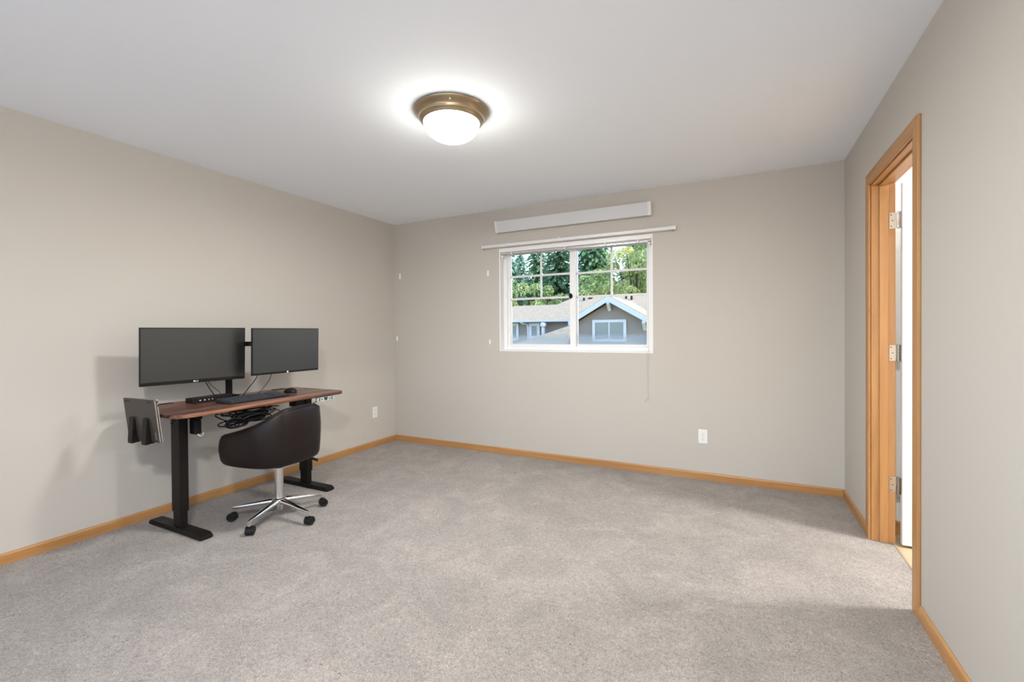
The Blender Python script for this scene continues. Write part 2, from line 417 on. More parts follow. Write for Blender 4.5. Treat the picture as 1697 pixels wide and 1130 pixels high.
# ------------------------------------------------------------------ blind headrail inside the recess
bl = thing('blind_headrail', 'white blind headrail with clips inside the top of the window recess', 'window blind', (WX0, YB, WZ1))
def rel(o): return o
b = B(); hx0, hx1 = WX0 + .014, WX1 - .014
prism(b, [(YB + .030, 2.000), (YB + .030, 2.037), (YB + .068, 2.037), (YB + .068, 2.000), (YB + .064, 1.996), (YB + .034, 1.996)], 0, hx0, hx1, Matrix.Translation((-WX0, -YB, -WZ1)))
obj('rail', b, 'alu', bl, .002)
def at(bm, o):
    for v in bm.verts: v.co -= Vector(o.location)
b = B(); prism(b, [(YB + .010, 2.013), (YB + .0005, 2.013), (YB + .0005, 2.038), (YB + .010, 2.038)], 0, hx0, hx1); at(b, bl)
obj('valance_strip', b, 'white', bl, .001)
for x in (hx0 + .004, hx1 - .030):
    b = B(); box(b, x, x + .026, YB + .002, YB + .062, 1.968, 1.982); box(b, x + .008, x + .018, YB + .004, YB + .012, 1.945, 1.968); at(b, bl)
    obj('end_bracket', b, 'whitepl', bl, .002)
for x in (-2.02, -1.46, -1.08, -.79):
    b = B(); box(b, x, x + .012, YB - .003, YB + .032, 1.985, 1.994); box(b, x, x + .012, YB - .004, YB - .0005, 1.985, 2.018); at(b, bl)
    obj('clip', b, 'whitepl', bl, .002)
b = B(); tube(b, [(hx0 + .03, YB + .020, 1.992), (hx1 - .03, YB + .020, 1.992)], .005, 10); at(b, bl)
obj('tilt_rod', b, 'brush', bl, smooth=True)
cords = []
b = B()
for dx, zb in ((-.010, .640), (.004, .642)):
    tube(b, smooth_path([(-.700 + dx, YB + .004, 1.985), (-.700 + dx, YB - .006, 1.7), (-.700 + dx * 1.2, YB - .007, 1.2), (-.700 + dx, YB - .007, .9), (-.704, YB - .007, zb)], 4), .0011, 6)
tube(b, smooth_path([(-.704, YB - .008, .640), (-.722, YB - .009, .627), (-.733, YB - .007, .600)], 4), .0011, 6)
tube(b, smooth_path([(-.704, YB - .008, .640), (-.688, YB - .009, .630), (-.676, YB - .008, .612), (-.668, YB - .007, .592)], 4), .0014, 6)
bmesh.ops.create_uvsphere(b, u_segments=10, v_segments=6, radius=.006, matrix=Matrix.Translation((-.704, YB - .009, .641)))
at(b, bl); obj('pull_cord', b, 'cord', bl, smooth=True)

# ------------------------------------------------------------------ long track above the window
tr = thing('curtain_track', 'long thin white track on the wall right above the window', 'curtain track', (-1.4, YB, 2.075))
b = B(); ya = YB - .040
prism(b, [(YB - .001, 2.062), (YB - .001, 2.092), (ya + .006, 2.092), (ya, 2.086), (ya, 2.066), (ya + .006, 2.060), (ya + .012, 2.060), (ya + .012, 2.066), (YB - .012, 2.066), (YB - .012, 2.062)], 0, -2.325, -.472); at(b, tr)
obj('rail', b, 'alu', tr, .0015)
for x in (-2.329, -.478):
    b = B(); box(b, x, x + .010, ya - .001, YB - .002, 2.059, 2.094); at(b, tr); obj('end_cap', b, 'whitepl', tr, .003)
for x in (-2.31, -.492):
    b = B(); lathe(b, [(.009, 2.050), (.009, 2.058)], 14, Matrix.Translation((x, YB - .028, 0))); at(b, tr); obj('cord_guide', b, 'greymark', tr, smooth=True)
b = B(); box(b, -1.50, -1.49, ya - .004, ya + .004, 2.086, 2.098); at(b, tr); obj('clip', b, 'whitepl', tr)

# ------------------------------------------------------------------ box valance higher up
va = thing('window_valance', 'pale grey box valance mounted on the wall above the thin white track', 'valance', (-1.4, YB, 2.25))
fp = [(YB - .002, 2.206), (YB - .048, 2.201), (YB - .076, 2.308), (YB - .002, 2.312)]
b = B(); prism(b, fp, 0, -2.135, -.690); at(b, va); obj('face_board', b, 'valance', va, .002)
for x0, x1 in ((-2.163, -2.135), (-.690, -.662)):
    b = B(); prism(b, [(YB - .001, 2.204), (YB - .050, 2.199), (YB - .0785, 2.310), (YB - .001, 2.314)], 0, x0, x1); at(b, va); obj('end_cap', b, 'valcap', va, .002)

# ------------------------------------------------------------------ small white wall strips on the back wall
for (x, z, h, lab) in ((-3.417, 1.853, .062, 'small white adhesive strip high on the back wall near the corner'),
                       (-3.466, 1.152, .050, 'small white adhesive strip lower down in the back wall corner'),
                       (-2.277, 1.813, .056, 'small white adhesive strip just beside the upper half of the window'),
                       (-2.261, 1.118, .045, 'small white adhesive strip just beside the lower window corner')):
    b = B(); box(b, x - .008, x + .008, YB - .007, YB - .0002, z - h / 2, z + h / 2)
    o = obj('adhesive_strip', b, 'stripw', None, .002); tag(o, lab, 'adhesive strip', 'white strips on the back wall')

# ------------------------------------------------------------------ outlets
def outlet(lab, mtx):
    o = thing('wall_outlet', lab, 'outlet'); o.matrix_world = mtx; o.location = mtx.translation; o.rotation_euler = mtx.to_euler()
    b = B(); box(b, -.035, .035, -.0055, -.0002, -.0575, .0575); obj('cover_plate', b, 'whitepl', o, .002)
    for zc in (.0195, -.0195):
        b = B(); prism(b, [(.0165 * math.cos(a) if abs(math.cos(a)) < .8 else math.copysign(.0145, math.cos(a)), zc + .0145 * math.sin(a)) for a in [2 * PI * k / 20 for k in range(20)]], 1, -.0075, -.005)
        rc = obj('receptacle', b, 'white', o)
        b = B(); box(b, -.0075, -.0053, -.0079, -.0070, zc - .001, zc + .008); box(b, .0053, .0072, -.0079, -.0070, zc, zc + .0075)
        lathe(b, [(.0026, 0), (.0026, .0009)], 10, Matrix.Translation((0, -.0070, zc - .008)) @ Matrix.Rotation(PI / 2, 4, 'X'))
        obj('slot', b, 'slot', rc)
    b = B(); lathe(b, [(.003, 0), (.003, .001)], 10, Matrix.Translation((0, -.0055, 0)) @ Matrix.Rotation(PI / 2, 4, 'X')); obj('screw', b, 'greymark', o)
    return o
outlet('white duplex outlet low on the back wall right of the window', Matrix.Translation((-.268, YB, .353)))
outlet('white outlet low on the left wall past the desk', Matrix.Translation((XL, 3.685, .366)) @ Matrix.Rotation(PI / 2, 4, 'Z'))

# ------------------------------------------------------------------ ceiling light
LX, LY = -1.42, 2.105
def ceiling_light(lab, lx, ly, dome='dome', watts=56):
    cl = thing('ceiling_light', lab, 'ceiling light', (lx, ly, H))
    b = B(); lathe(b, [(0, -.0005), (.203, -.0005), (.208, -.006), (.206, -.012), (.192, -.022), (.180, -.034), (.176, -.044), (.1765, -.047), (.175, -.050), (.168, -.054), (.166, -.062), (.161, -.067), (.155, -.068), (.152, -.064), (.150, -.040), (0, -.036)], 64, None, False)
    obj('pan', b, 'bronze', cl, smooth=True, angle=50)
    b = B(); pr = [(.1525, -.056)]
    for k in range(1, 13):
        a = k / 12 * PI / 2; pr.append((.1535 * math.cos(a) if k < 12 else 0., -.062 - .104 * math.sin(a)))
    lathe(b, pr, 56, None, False); obj('dome', b, dome, cl, smooth=True, angle=80)
    b = B(); lathe(b, [(0, 0), (.004, 0), (.004, .004), (0, .0055)], 10, Matrix.Translation((.100, -.162, -.024)) @ Matrix.Rotation(math.radians(35), 4, 'Z') @ Matrix.Rotation(math.radians(120), 4, 'X')); obj('set_screw', b, 'ledw', cl)
    l = bpy.data.lights.new('ceiling_lamp', 'AREA'); l.energy = watts; l.color = (1, .985, .965); l.shape = 'DISK'; l.size = .27
    o = bpy.data.objects.new('ceiling_lamp', l); COL.objects.link(o); o.location = (lx, ly, H - .058)
ceiling_light('round bronze flush-mount ceiling light with glowing frosted dome, between desk and window', LX, LY)
ceiling_light('round bronze flush-mount ceiling light added as unseen fill nearer the wide window', -.10, -.35, 'dome_fill', 105)  # extra fixture behind the camera, added to brighten the near room and ceiling
ceiling_light('round bronze flush-mount ceiling light beyond the doorway', 1.95, 3.0, 'dome', 140)

# ================================================================== DESK
DX0, DX1, DY_0, DY_1, DT = -3.385, -2.79, 1.412, 2.615, .765
dk = thing('standing_desk', 'black two-leg standing desk with walnut top against the left wall', 'desk', (-3.10, 2.02, 0))
def loc(bm, o=None): at(bm, o or dk)
def rrect(x0, x1, y0, y1, r, n=6):
    out = []
    for cx, cy, a0 in ((x1 - r, y1 - r, 0), (x0 + r, y1 - r, PI / 2), (x0 + r, y0 + r, PI), (x1 - r, y0 + r, 1.5 * PI)):
        for k in range(n + 1):
            a = a0 + PI / 2 * k / n; out.append((cx + r * math.cos(a), cy + r * math.sin(a)))
    return out
b = B(); prism(b, rrect(DX0, DX1, DY_0, DY_1, .060), 2, DT - .023, DT); loc(b)
top = obj('tabletop', b, 'desktop', dk, .005, 3)
# cable grommets
for y in (1.62, 2.44):
    b = B(); prism(b, rrect(-3.372, -3.338, y - .055, y + .055, .016), 2, DT - .001, DT + .003); loc(b); obj('cable_grommet', b, 'blackpl', dk, .001)
LEGS = (1.580, 2.490)
for y in LEGS:
    xc = -3.100
    b = B()
    prism(b, [(-3.395, .004), (-3.395, .020), (-3.375, .034), (-2.850, .034), (-2.825, .020), (-2.825, .004)], 1, y - .036, y + .036); loc(b)
    obj('foot', b, 'black', dk, .004)
    lg = None
    b = B(); box(b, xc - .045, xc + .045, y - .026, y + .026, .125, DT - .030); loc(b); lg = obj('leg', b, 'black', dk, .003)
    b = B(); box(b, xc - .040, xc + .040, y - .021, y + .021, .034, .128); loc(b); obj('inner_column', b, 'black', lg, .003)
    b = B(); box(b, xc - .27, xc + .26, y - .030, y + .030, DT - .032, DT - .0235); loc(b); obj('top_bracket', b, 'black', lg, .002)
b = B(); box(b, xc - .035, xc - .012, LEGS[0] + .027, LEGS[1] - .027, DT - .062, DT - .032); box(b, xc + .012, xc + .035, LEGS[0] + .027, LEGS[1] - .027, DT - .062, DT - .032); loc(b)
obj('crossbar', b, 'black', dk, .002)
# motor box on the far leg
b = B(); box(b, xc - .038, xc + .038, LEGS[1] - .118, LEGS[1] - .027, DT - .115, DT - .033); loc(b); obj('motor_box', b, 'brownbl', dk, .006)
# control pad under the front edge
cp = B(); m4 = Matrix.Translation((-2.806, 2.430, DT - .040))
prism(cp, rrect(-.078, .078, -.0155, .0155, .010, 4), 0, -.014, .008)
for v in cp.verts: v.co = m4 @ Vector((v.co.x, v.co.y, v.co.z))
loc(cp); pad = obj('control_pad', cp, 'ctl', dk, .002)
for y, w, h in ((-.058, .014, .008), (-.036, .014, .008), (.036, .014, .008), (.058, .014, .008)):
    for dz in ((-.006, .006) if abs(y) > .04 else (0,)):
        b = B(); box(b, -2.7985, -2.7965, 2.430 + y - w / 2, 2.430 + y + w / 2, DT - .041 + dz - .0035, DT - .041 + dz + .0035); loc(b); obj('button', b, 'blackpl', pad)
b = B(); prism(b, [(-.017, .011), (.017, .011), (.013, -.006), (0, -.013), (-.013, -.006)], 0, 0, .002, m4 @ Matrix.Translation((.0078, 0, 0))); loc(b); obj('display', b, 'slot', pad)
b = B(); tube(b, smooth_path([(-2.815, 2.375, DT - .050), (-2.86, 2.32, DT - .085), (-2.92, 2.28, DT - .115), (-3.0, 2.22, DT - .12), (-3.07, 2.15, DT - .07)], 5), .003, 8); loc(b); obj('control_cable', b, 'cable', dk, smooth=True)
# hook under near-left edge
b = B(); tube(b, smooth_path([(-2.90, 1.450, DT - .024), (-2.90, 1.450, DT - .04), (-2.90, 1.442, DT - .052), (-2.895, 1.430, DT - .053)], 4), .003, 8); loc(b); obj('hook', b, 'black', dk, smooth=True)

# ------------------------------------------------------------------ power adapter + tangle of cables under the top
ad = thing('power_adapter', 'black power adapter hanging under the desk beside the near leg', 'power adapter', (-3.02, 1.64, .62))
b = B(); box(b, -3.050, -2.992, 1.608, 1.652, .600, .692); at(b, ad); obj('body', b, 'blackpl', ad, .008)
b = B(); box(b, -3.054, -2.988, 1.6072, 1.654, .692, .7415); at(b, ad); obj('bracket', b, 'black', ad, .002)
b = B(); tube(b, smooth_path([(-3.0, 1.632, .602), (-2.99, 1.638, .588), (-2.988, 1.653, .592), (-2.988, 1.659, .606)], 4), .003, 8); at(b, ad); obj('plug_lead', b, 'clearcable', ad, smooth=True)

tray = thing('cable_tray', 'black wire cable tray under the middle of the walnut top', 'cable tray', (-3.0, 2.15, .70))
b = B()
for x in (-3.02, -2.96, -2.90):
    tube(b, smooth_path([(x, 1.715, DT - .026), (x, 1.72, DT - .050), (x, 1.74, DT - .058), (x, 2.02, DT - .058), (x, 2.05, DT - .050), (x, 2.055, DT - .026)], 4), .0025, 6)
for y in (1.74, 1.88, 2.02): tube(b, [(-3.02, y, DT - .058), (-2.90, y, DT - .058)], .0022, 6)
at(b, tray); obj('wire_basket', b, 'black', tray, smooth=True)
b = B(); box(b, -2.985, -2.925, 1.80, 2.035, DT - .055, DT - .026); at(b, tray); obj('power_strip', b, 'blackpl', tray, .005)

rnd = random.Random(11)
ct_ = thing('cable_bundle', 'tangled loops of black cable hanging from the tray under the desk', 'cables', (-2.92, 2.05, .67))
for k in range(22):
    b = B(); yc = (1.775 if k % 3 == 0 else 1.875) + rnd.uniform(-.035, .05); zc = DT - (.098 if k % 3 == 0 else .076) - rnd.uniform(.0, .022); a = rnd.uniform(.04, .07) if k % 3 == 0 else rnd.uniform(.05, .115); c = rnd.uniform(.014, .030); x = -2.862 + rnd.uniform(-.02, .03); tilt = rnd.uniform(-.5, .35)
    pts = []
    for i in range(15):
        th = 2 * PI * i / 14 + rnd.uniform(-.1, .1)
        u = a * math.cos(th); w = c * math.sin(th)
        pts.append((x + .014 * math.sin(th * .5 + k) + rnd.uniform(-.004, .004), yc + u * math.cos(tilt) - w * math.sin(tilt), min(zc + u * math.sin(tilt) * .4 + w * math.cos(tilt), DT - .030)))
    tube(b, smooth_path(pts, 4), .0041, 7); at(b, ct_); obj('cable_loop', b, 'cable', ct_, smooth=True)
for k in range(11):
    b = B(); z = DT - .036 - rnd.uniform(0, .03); x = -2.865 + rnd.uniform(-.01, .03); y0 = 1.66 + rnd.uniform(-.02, .17); y1 = y0 + rnd.uniform(.16, .30)
    tube(b, smooth_path([(x, y0, z), (x + rnd.uniform(-.015, .015), y0 + (y1 - y0) * .35, z - rnd.uniform(.0, .06)), (x + rnd.uniform(-.015, .015), y0 + (y1 - y0) * .7, z - rnd.uniform(-.005, .05)), (x - .01, y1, z - .01)], 5), .0041, 7)
    at(b, ct_); obj('cable_run', b, 'cable', ct_, smooth=True)
b = B(); box(b, -2.905, -2.868, 1.855, 1.965, DT - .100, DT - .066); at(b, ct_); obj('charger_block', b, 'blackpl', ct_, .006)
for pts in ([(-2.95, 1.70, DT - .06), (-2.94, 1.74, DT - .085), (-2.94, 1.76, DT - .115), (-2.93, 1.785, DT - .12)], [(-2.95, 1.79, DT - .07), (-2.94, 1.81, DT - .09), (-2.94, 1.80, DT - .105), (-2.94, 1.78, DT - .085)]):
    b = B(); tube(b, smooth_path(pts, 5), .0042, 7); at(b, ct_); obj('white_cable_end', b, 'stripw', ct_, smooth=True)['label'] = 'short white cable end'

# ------------------------------------------------------------------ laptop in its side rack
rk = thing('laptop_rack', 'black two-prong rack clamped to the near end of the desk', 'laptop holder', (-3.06, 1.40, .66))
LT = math.radians(6.5)
# laptop frame: local x along desk depth, local z up the lid, local -y towards the room front
lm = Matrix.Translation((-3.041, 1.3865, .612)) @ Matrix.Rotation(math.radians(4.7), 4, 'Z') @ Matrix.Rotation(LT, 4, 'X')
lp = thing('laptop', 'closed bronze grey laptop with silver edges held upright in the side rack', 'laptop'); lp.location = lm.translation; lp.rotation_euler = lm.to_euler()
b = B(); box(b, -.1415, .1415, -.0205, -.0115, 0, .247); obj('base', b, 'lapbot', lp, .003)
b = B(); box(b, -.1415, .1415, -.0085, 0., 0, .247); obj('lid', b, 'lapedge', lp, .003)
b = B(); box(b, .1365, .1430, -.0195, -.0135, .004, .243); obj('side_edge', b, 'lapedge', lp, .001)
b = B(); box(b, .1355, .1410, -.0115, -.0085, .004, .243); box(b, -.138, .1355, -.0115, -.0085, .002, .245); obj('seam', b, 'slot', lp)
for z in (.232, .212): 
    b = B(); box(b, .1410, .1437, -.0075, -.0020, z - .006, z + .006); obj('port', b, 'slot', lp, .0008)
for x in (-.108, .092):
    b = B(); prism(b, [(x - .022, .228), (x + .022, .228), (x + .022, .234), (x - .022, .234)], 1, -.0225, -.0205); obj('rubber_foot', b, 'blackrub', lp, .0008)
b = B()
for k in range(5): box(b, .112, .118, -.0209, -.0205, .020 + k * .0085, .0255 + k * .0085)
obj('logo', b, 'greymark', lp)
# prongs
for x in (-.074, .051):
    b = B()
    prism(b, [(-.0215, .140), (-.0285, .140), (-.0310, .130), (-.0530, .010), (-.0530, -.008), (-.0215, -.008)], 0, x - .020, x + .020)
    for v in b.verts: v.co = lm @ v.co
    at(b, rk); obj('prong', b, 'brownbl', rk, .004)
    b = B(); box(b, x - .020, x + .020, -.0225, .008, -.008, -.0012)
    for v in b.verts: v.co = lm @ v.co
    at(b, rk); obj('shelf', b, 'brownbl', rk, .001)
b = B(); box(b, -3.15, -3.02, 1.399, 1.407, .596, .742); box(b, -3.15, -3.02, 1.407, 1.47, .7355, .7415); box(b, -3.15, -3.02, 1.399, 1.407, .742, .7705); box(b, -3.15, -3.02, 1.407, 1.43, .7655, .7705); at(b, rk)
obj('clamp_plate', b, 'brownbl', rk, .001)

# ------------------------------------------------------------------ monitors on a two-arm post
def monitor(lab, wid, hgt, mtx, logo, chin=.018):
    o = thing('monitor', lab, 'monitor', group='computer monitors on the desk'); o.location = mtx.translation; o.rotation_euler = mtx.to_euler()
    # local: x right along screen, y into the screen (away from viewer), z up; origin at panel centre
    b = B(); box(b, -wid / 2, wid / 2, 0, .012, -hgt / 2, hgt / 2); fr = obj('bezel', b, 'bezel', o, .002)
    b = B(); box(b, -wid / 2 + .006, wid / 2 - .006, -.0012, .001, -hgt / 2 + chin, hgt / 2 - .006); obj('screen', b, 'screen', o)
    b = B(); prism(b, [(-wid * .42, -hgt * .42), (wid * .42, -hgt * .42), (wid * .42, hgt * .36), (-wid * .42, hgt * .36)], 1, .012, .030); box(b, -.06, .06, .030, .042, -.06, .06); obj('rear_shell', b, 'blackpl', o, .006)
    lb = B(); logo(lb, hgt, chin); obj('logo', lb, 'mark', fr)
    return o
def letters(bm, items, x, z, s, y):
    """tiny strokes: items = list of polylines in a unit cell"""
    for pl in items:
        for (ax, az), (cx, cz) in zip(pl, pl[1:]):
            dx, dz = cx - ax, cz - az; l = math.hypot(dx, dz) or 1; nx, nz = -dz / l * .09, dx / l * .09
            q = [(ax + nx, az + nz), (ax - nx, az - nz), (cx - nx, cz - nz), (cx + nx, cz + nz)]
            prism(bm, [(x + p * s, z + r * s) for p, r in q], 1, y - .0003, y)
def logo_a(bm, h, chin):
    z = -h / 2 + chin / 2; s = .010
    prism(bm, [(-.012 + .0055 * math.cos(2 * PI * k / 16), z + .0055 * math.sin(2 * PI * k / 16)) for k in range(16)], 1, -.0004, 0)
    letters(bm, [[(0, .5), (0, -.5), (.55, -.5)]], -.003, z, s, 0)
    letters(bm, [[(.6, .35), (.3, .5), (0, .2), (0, -.2), (.3, -.5), (.6, -.3), (.6, 0), (.35, 0)]], .0045, z, s, 0)
def logo_b(bm, h, chin):
    z = -h / 2 + chin / 2 + .001
    prism(bm, [(.0075 * math.cos(2 * PI * k / 18), z + .0075 * math.sin(2 * PI * k / 18)) for k in range(18)], 1, -.0004, 0)
# facing +x : local x -> world +y ; local y -> world -x
def mface(c, yaw, tilt=0.):
    return Matrix.Translation(c) @ Matrix.Rotation(PI / 2 + yaw, 4, 'Z') @ Matrix.Rotation(tilt, 4, 'X')
mona = monitor('larger black monitor switched off, above the near end of the desk', .604, .360, mface((-3.186, 1.731, 1.081), -math.radians(8.3), math.radians(2.2)), logo_a, .022)
monb = monitor('smaller black monitor switched off, above the far end of the desk', .556, .330, mface((-2.999, 2.262, 1.093), 0.5 * PI / 180, math.radians(1.4)), logo_b, .014)
st = thing('monitor_stand', 'black monitor post with two horizontal arms clamped to the desk', 'monitor stand', (-3.335, 2.03, DT))
b = B(); box(b, -3.352, -3.318, 2.013, 2.047, DT + .012, 1.20); at(b, st); obj('post', b, 'black', st, .004)
b = B(); box(b, -3.38, -3.28, 1.985, 2.075, DT + .0005, DT + .012); at(b, st); obj('base_plate', b, 'black', st, .003)
def bar(bm, p, q, w, h):
    p, q = Vector(p), Vector(q); d = (q - p); l = d.length; a = math.atan2(d.y, d.x)
    box(bm, 0, l, -w / 2, w / 2, -h / 2, h / 2, Matrix.Translation(p) @ Matrix.Rotation(a, 4, 'Z'))
b = B(); bar(b, (-3.335, 2.045, 1.145), (-3.215, 2.12, 1.145), .022, .034); bar(b, (-3.215, 2.11, 1.145), (-3.09, 2.235, 1.145), .022, .034); box(b, -3.09, -3.041, 2.20, 2.29, 1.05, 1.17); at(b, st); obj('arm', b, 'black', st, .002)
b = B(); bar(b, (-3.345, 2.02, 1.145), (-3.285, 1.76, 1.145), .022, .034); box(b, -3.29, -3.236, 1.70, 1.76, 1.06, 1.16); at(b, st); obj('arm', b, 'black', st, .002)

def cable(lab, pts, r=.0028):
    b = B(); tube(b, smooth_path(pts, 6), r, 8); o = obj('monitor_cable', b, 'cable', None, smooth=True)
    tag(o, lab, 'cable', 'cables dropping from the monitors'); return o
cable('thicker straight cable dropping from the larger monitor to the dock', [(-3.232, 1.80, .93), (-3.225, 1.815, .88), (-3.225, 1.85, .82), (-3.235, 1.88, .789)])
cable('thin bowed cable hanging from the larger monitor behind the dock', [(-3.236, 1.805, .93), (-3.26, 1.86, .87), (-3.30, 1.93, .82), (-3.345, 1.975, .790), (-3.36, 1.985, .7665)], .0018)
cable('thicker curved cable from the smaller monitor, nearer the post', [(-3.045, 2.07, .96), (-3.07, 2.06, .90), (-3.14, 2.05, .83), (-3.21, 2.065, .785), (-3.235, 2.07, .768)])
cable('thin cable hanging from the middle of the smaller monitor', [(-3.045, 2.17, .96), (-3.08, 2.17, .88), (-3.20, 2.19, .80), (-3.27, 2.21, .768)], .0018)

# ------------------------------------------------------------------ dock, keyboard, mouse
dc = thing('docking_station', 'long low dark brown dock with small white ports behind the keyboard', 'docking station', (-3.235, 1.835, DT))
dc.rotation_euler = (0, 0, math.radians(3))
b = B(); prism(b, rrect(-.040, .040, -.135, .135, .012), 2, .0008, .032); obj('body', b, 'brownbl', dc, .003)
for y, w in ((-.085, .009), (-.055, .009), (-.028, .005), (-.003, .004)):
    b = B(); box(b, .0396, .0408, y - w / 2, y + w / 2, .012, .018); obj('port', b, 'ledw', dc)
kb = thing('keyboard', 'black full-size keyboard lying along the desk front', 'keyboard', (-3.008, 2.005, DT), math.radians(2))
b = B(); prism(b, [(-.078, .003), (.076, .0015), (.080, .008), (-.076, .028), (-.080, .014)], 1, -.218, .222); obj('body', b, 'kbd', kb, .003)
def keyrow(xc, spans):
    for y0, y1 in spans:
        z = .0180 - xc * .1282
        b = B(); box(b, xc - .0085, xc + .0085, y0 + .001, y1 - .001, z - .003, z + .005); obj('key', b, 'key', kb, .0015, 1)
U = .0195
for r, xc in enumerate((-.047, -.024, -.004, .016, .036, .056)):
    y = -.205; sp = []
    if r == 5: ws = (1.25, 1.25, 1.25, 6.25, 1.25, 1.25, 1.25, 1.25)
    elif r == 4: ws = (2.25,) + (1,) * 10 + (2.75,)
    elif r == 3: ws = (1.75,) + (1,) * 11 + (2.25,)
    elif r == 0: ws = (1, .5) + (1,) * 13 + (.5,)
    else: ws = (1.5,) + (1,) * 12 + (1.5,)
    for w in ws[:15 if r else 16]:
        if w != .5: sp.append((y, y + w * U))
        y += w * U
    keyrow(xc, sp)
    # number pad block, grouped tightly
    keyrow(xc, [(.112 + k * U, .112 + (k + 1) * U) for k in range(4 if r else 3)])
ms = thing('computer_mouse', 'black rounded computer mouse right of the keyboard', 'mouse', (-3.085, 2.345, DT), math.radians(8))
b = B()
nx, ny = 15, 11
grid = [[None] * ny for _ in range(nx)]
for i in range(nx):
    for j in range(ny):
        u = -1 + 2 * i / (nx - 1); w = -1 + 2 * j / (ny - 1)
        # map the square onto an egg
        x = u * math.sqrt(1 - w * w / 2); y = w * math.sqrt(1 - u * u / 2); rr = min(1, math.hypot(x, y))
        h = .034 * (1 - rr ** 2.6) ** .55 * (1 + .12 * x)
        grid[i][j] = b.verts.new((.058 * x, .033 * y * (1 + .08 * x), .003 + h))
for i in range(nx - 1):
    for j in range(ny - 1): b.faces.new((grid[i][j], grid[i + 1][j], grid[i + 1][j + 1], grid[i][j + 1]))
rim = [grid[i][0] for i in range(nx)] + [grid[-1][j] for j in range(1, ny)] + [grid[i][-1] for i in range(nx - 2, -1, -1)] + [grid[0][j] for j in range(ny - 2, 0, -1)]
low = [b.verts.new((v.co.x * .97, v.co.y * .97, .0006)) for v in rim]
for k in range(len(rim)): b.faces.new((rim[k], rim[(k + 1) % len(rim)], low[(k + 1) % len(low)], low[k]))
b.faces.new(low); obj('body', b, 'brownbl', ms, smooth=True, angle=60)
b = B(); lathe(b, [(.003, -.004), (.008, -.003), (.008, .003), (.003, .004)], 16, Matrix.Translation((-.030, 0, .030)) @ Matrix.Rotation(PI / 2, 4, 'X')); obj('scroll_wheel', b, 'greymark', ms, smooth=True)

# ================================================================== OFFICE CHAIR
CXh, CYh = -2.722, 1.978
ch = thing('office_chair', 'dark brown leather tub office chair on a chrome five-star base', 'chair', (CXh, CYh, 0), math.radians(6))
# local: -x is the way the sitter faces (desk), +x the back
def shellpt(s):
    """s -1..1 along the U, from the -y arm front round the back to the +y arm front -> (x, y, ztop)"""
    a = abs(s); sg = -1 if s < 0 else 1
    ctrl = [(.222, 0, .757), (.217, .085, .755), (.198, .155, .741), (.150, .213, .708), (.075, .248, .668), (-.020, .261, .635), (-.120, .263, .607), (-.217, .254, .585)]
    t = a * (len(ctrl) - 1); i = min(int(t), len(ctrl) - 2); f = t - i
    p0 = ctrl[i - 1] if i > 0 else (ctrl[1][0], -ctrl[1][1], ctrl[1][2]); p1 = ctrl[i]; p2 = ctrl[i + 1]; p3 = ctrl[min(i + 2, len(ctrl) - 1)]
    q = [.5 * (2 * p1[k] + (p2[k] - p0[k]) * f + (2 * p0[k] - 5 * p1[k] + 4 * p2[k] - p3[k]) * f * f + (3 * p1[k] - p0[k] - 3 * p2[k] + p3[k]) * f ** 3) for k in range(3)]
    return q[0], q[1] * sg, q[2]
b = B(); nS = 56; ZB = .392; th = .050; rings = []
for i in range(nS + 1):
    s = -1 + 2 * i / nS; x, y, zt = shellpt(s)
    e = 1e-3; xa, ya, _ = shellpt(max(-1, s - e)); xb, yb, _ = shellpt(min(1, s + e))
    tx, ty = xb - xa, yb - ya; l = math.hypot(tx, ty) or 1; nx_, ny_ = -ty / l, tx / l      # inward or outward?
    if nx_ * (x + .02) + ny_ * y < 0: nx_, ny_ = -nx_, -ny_
    endf = max(0, (abs(s) - .93) / .07)                                      # round the arm front corners
    zt2 = zt - .014 * endf ** 3; zb2 = ZB + .008 * endf ** 3
    prof = []
    # outside bottom -> outside top -> over the roll -> inside down
    prof.append((-.055, zb2 + .002)); prof.append((-.022, zb2)); prof.append((-.008, zb2 + .010)); prof.append((-.001, zb2 + .030))
    for f in (.25, .5, .75): prof.append((.004 * math.sin(f * PI) - .001, zb2 + .03 + (zt2 - zb2 - .06) * f))
    prof.append((-.003, zt2 - .028)); prof.append((-.009, zt2 - .010)); prof.append((-.020, zt2)); prof.append((-.036, zt2 - .001)); prof.append((-.046, zt2 - .010)); prof.append((-.050, zt2 - .030))
    prof.append((-th - .004, zt2 - .12)); prof.append((-th - .006, zb2 + .06)); prof.append((-th - .004, zb2 + .01))
    taper = lambda z: 1 - .035 * max(0, (zt2 - z) / (zt2 - zb2)) ** 2
    sq = 1 - .25 * endf ** 3
    rings.append([b.verts.new(((x + nx_ * o) * taper(z), (y + ny_ * (o if o > -.025 else -.025 + (o + .025) * sq)) * taper(z), z)) for o, z in prof])
for r0, r1 in zip(rings, rings[1:]):
    n = len(r0)
    for k in range(n): b.faces.new((r0[k], r0[(k + 1) % n], r1[(k + 1) % n], r1[k]))
b.faces.new(rings[0]); b.faces.new(rings[-1][::-1])
shell = obj('backrest', b, 'leather', ch, smooth=True, angle=60)
# piping seam along the top roll
b = B(); pts = []
for i in range(nS + 1):
    s = -.97 + 1.94 * i / nS; x, y, zt = shellpt(s); l = math.hypot(x + .02, y); pts.append((x - (x + .02) / l * .0065, y - y / l * .0065, zt - .010))
tube(b, pts, .0022, 6); obj('piping', b, 'leather', shell, smooth=True)
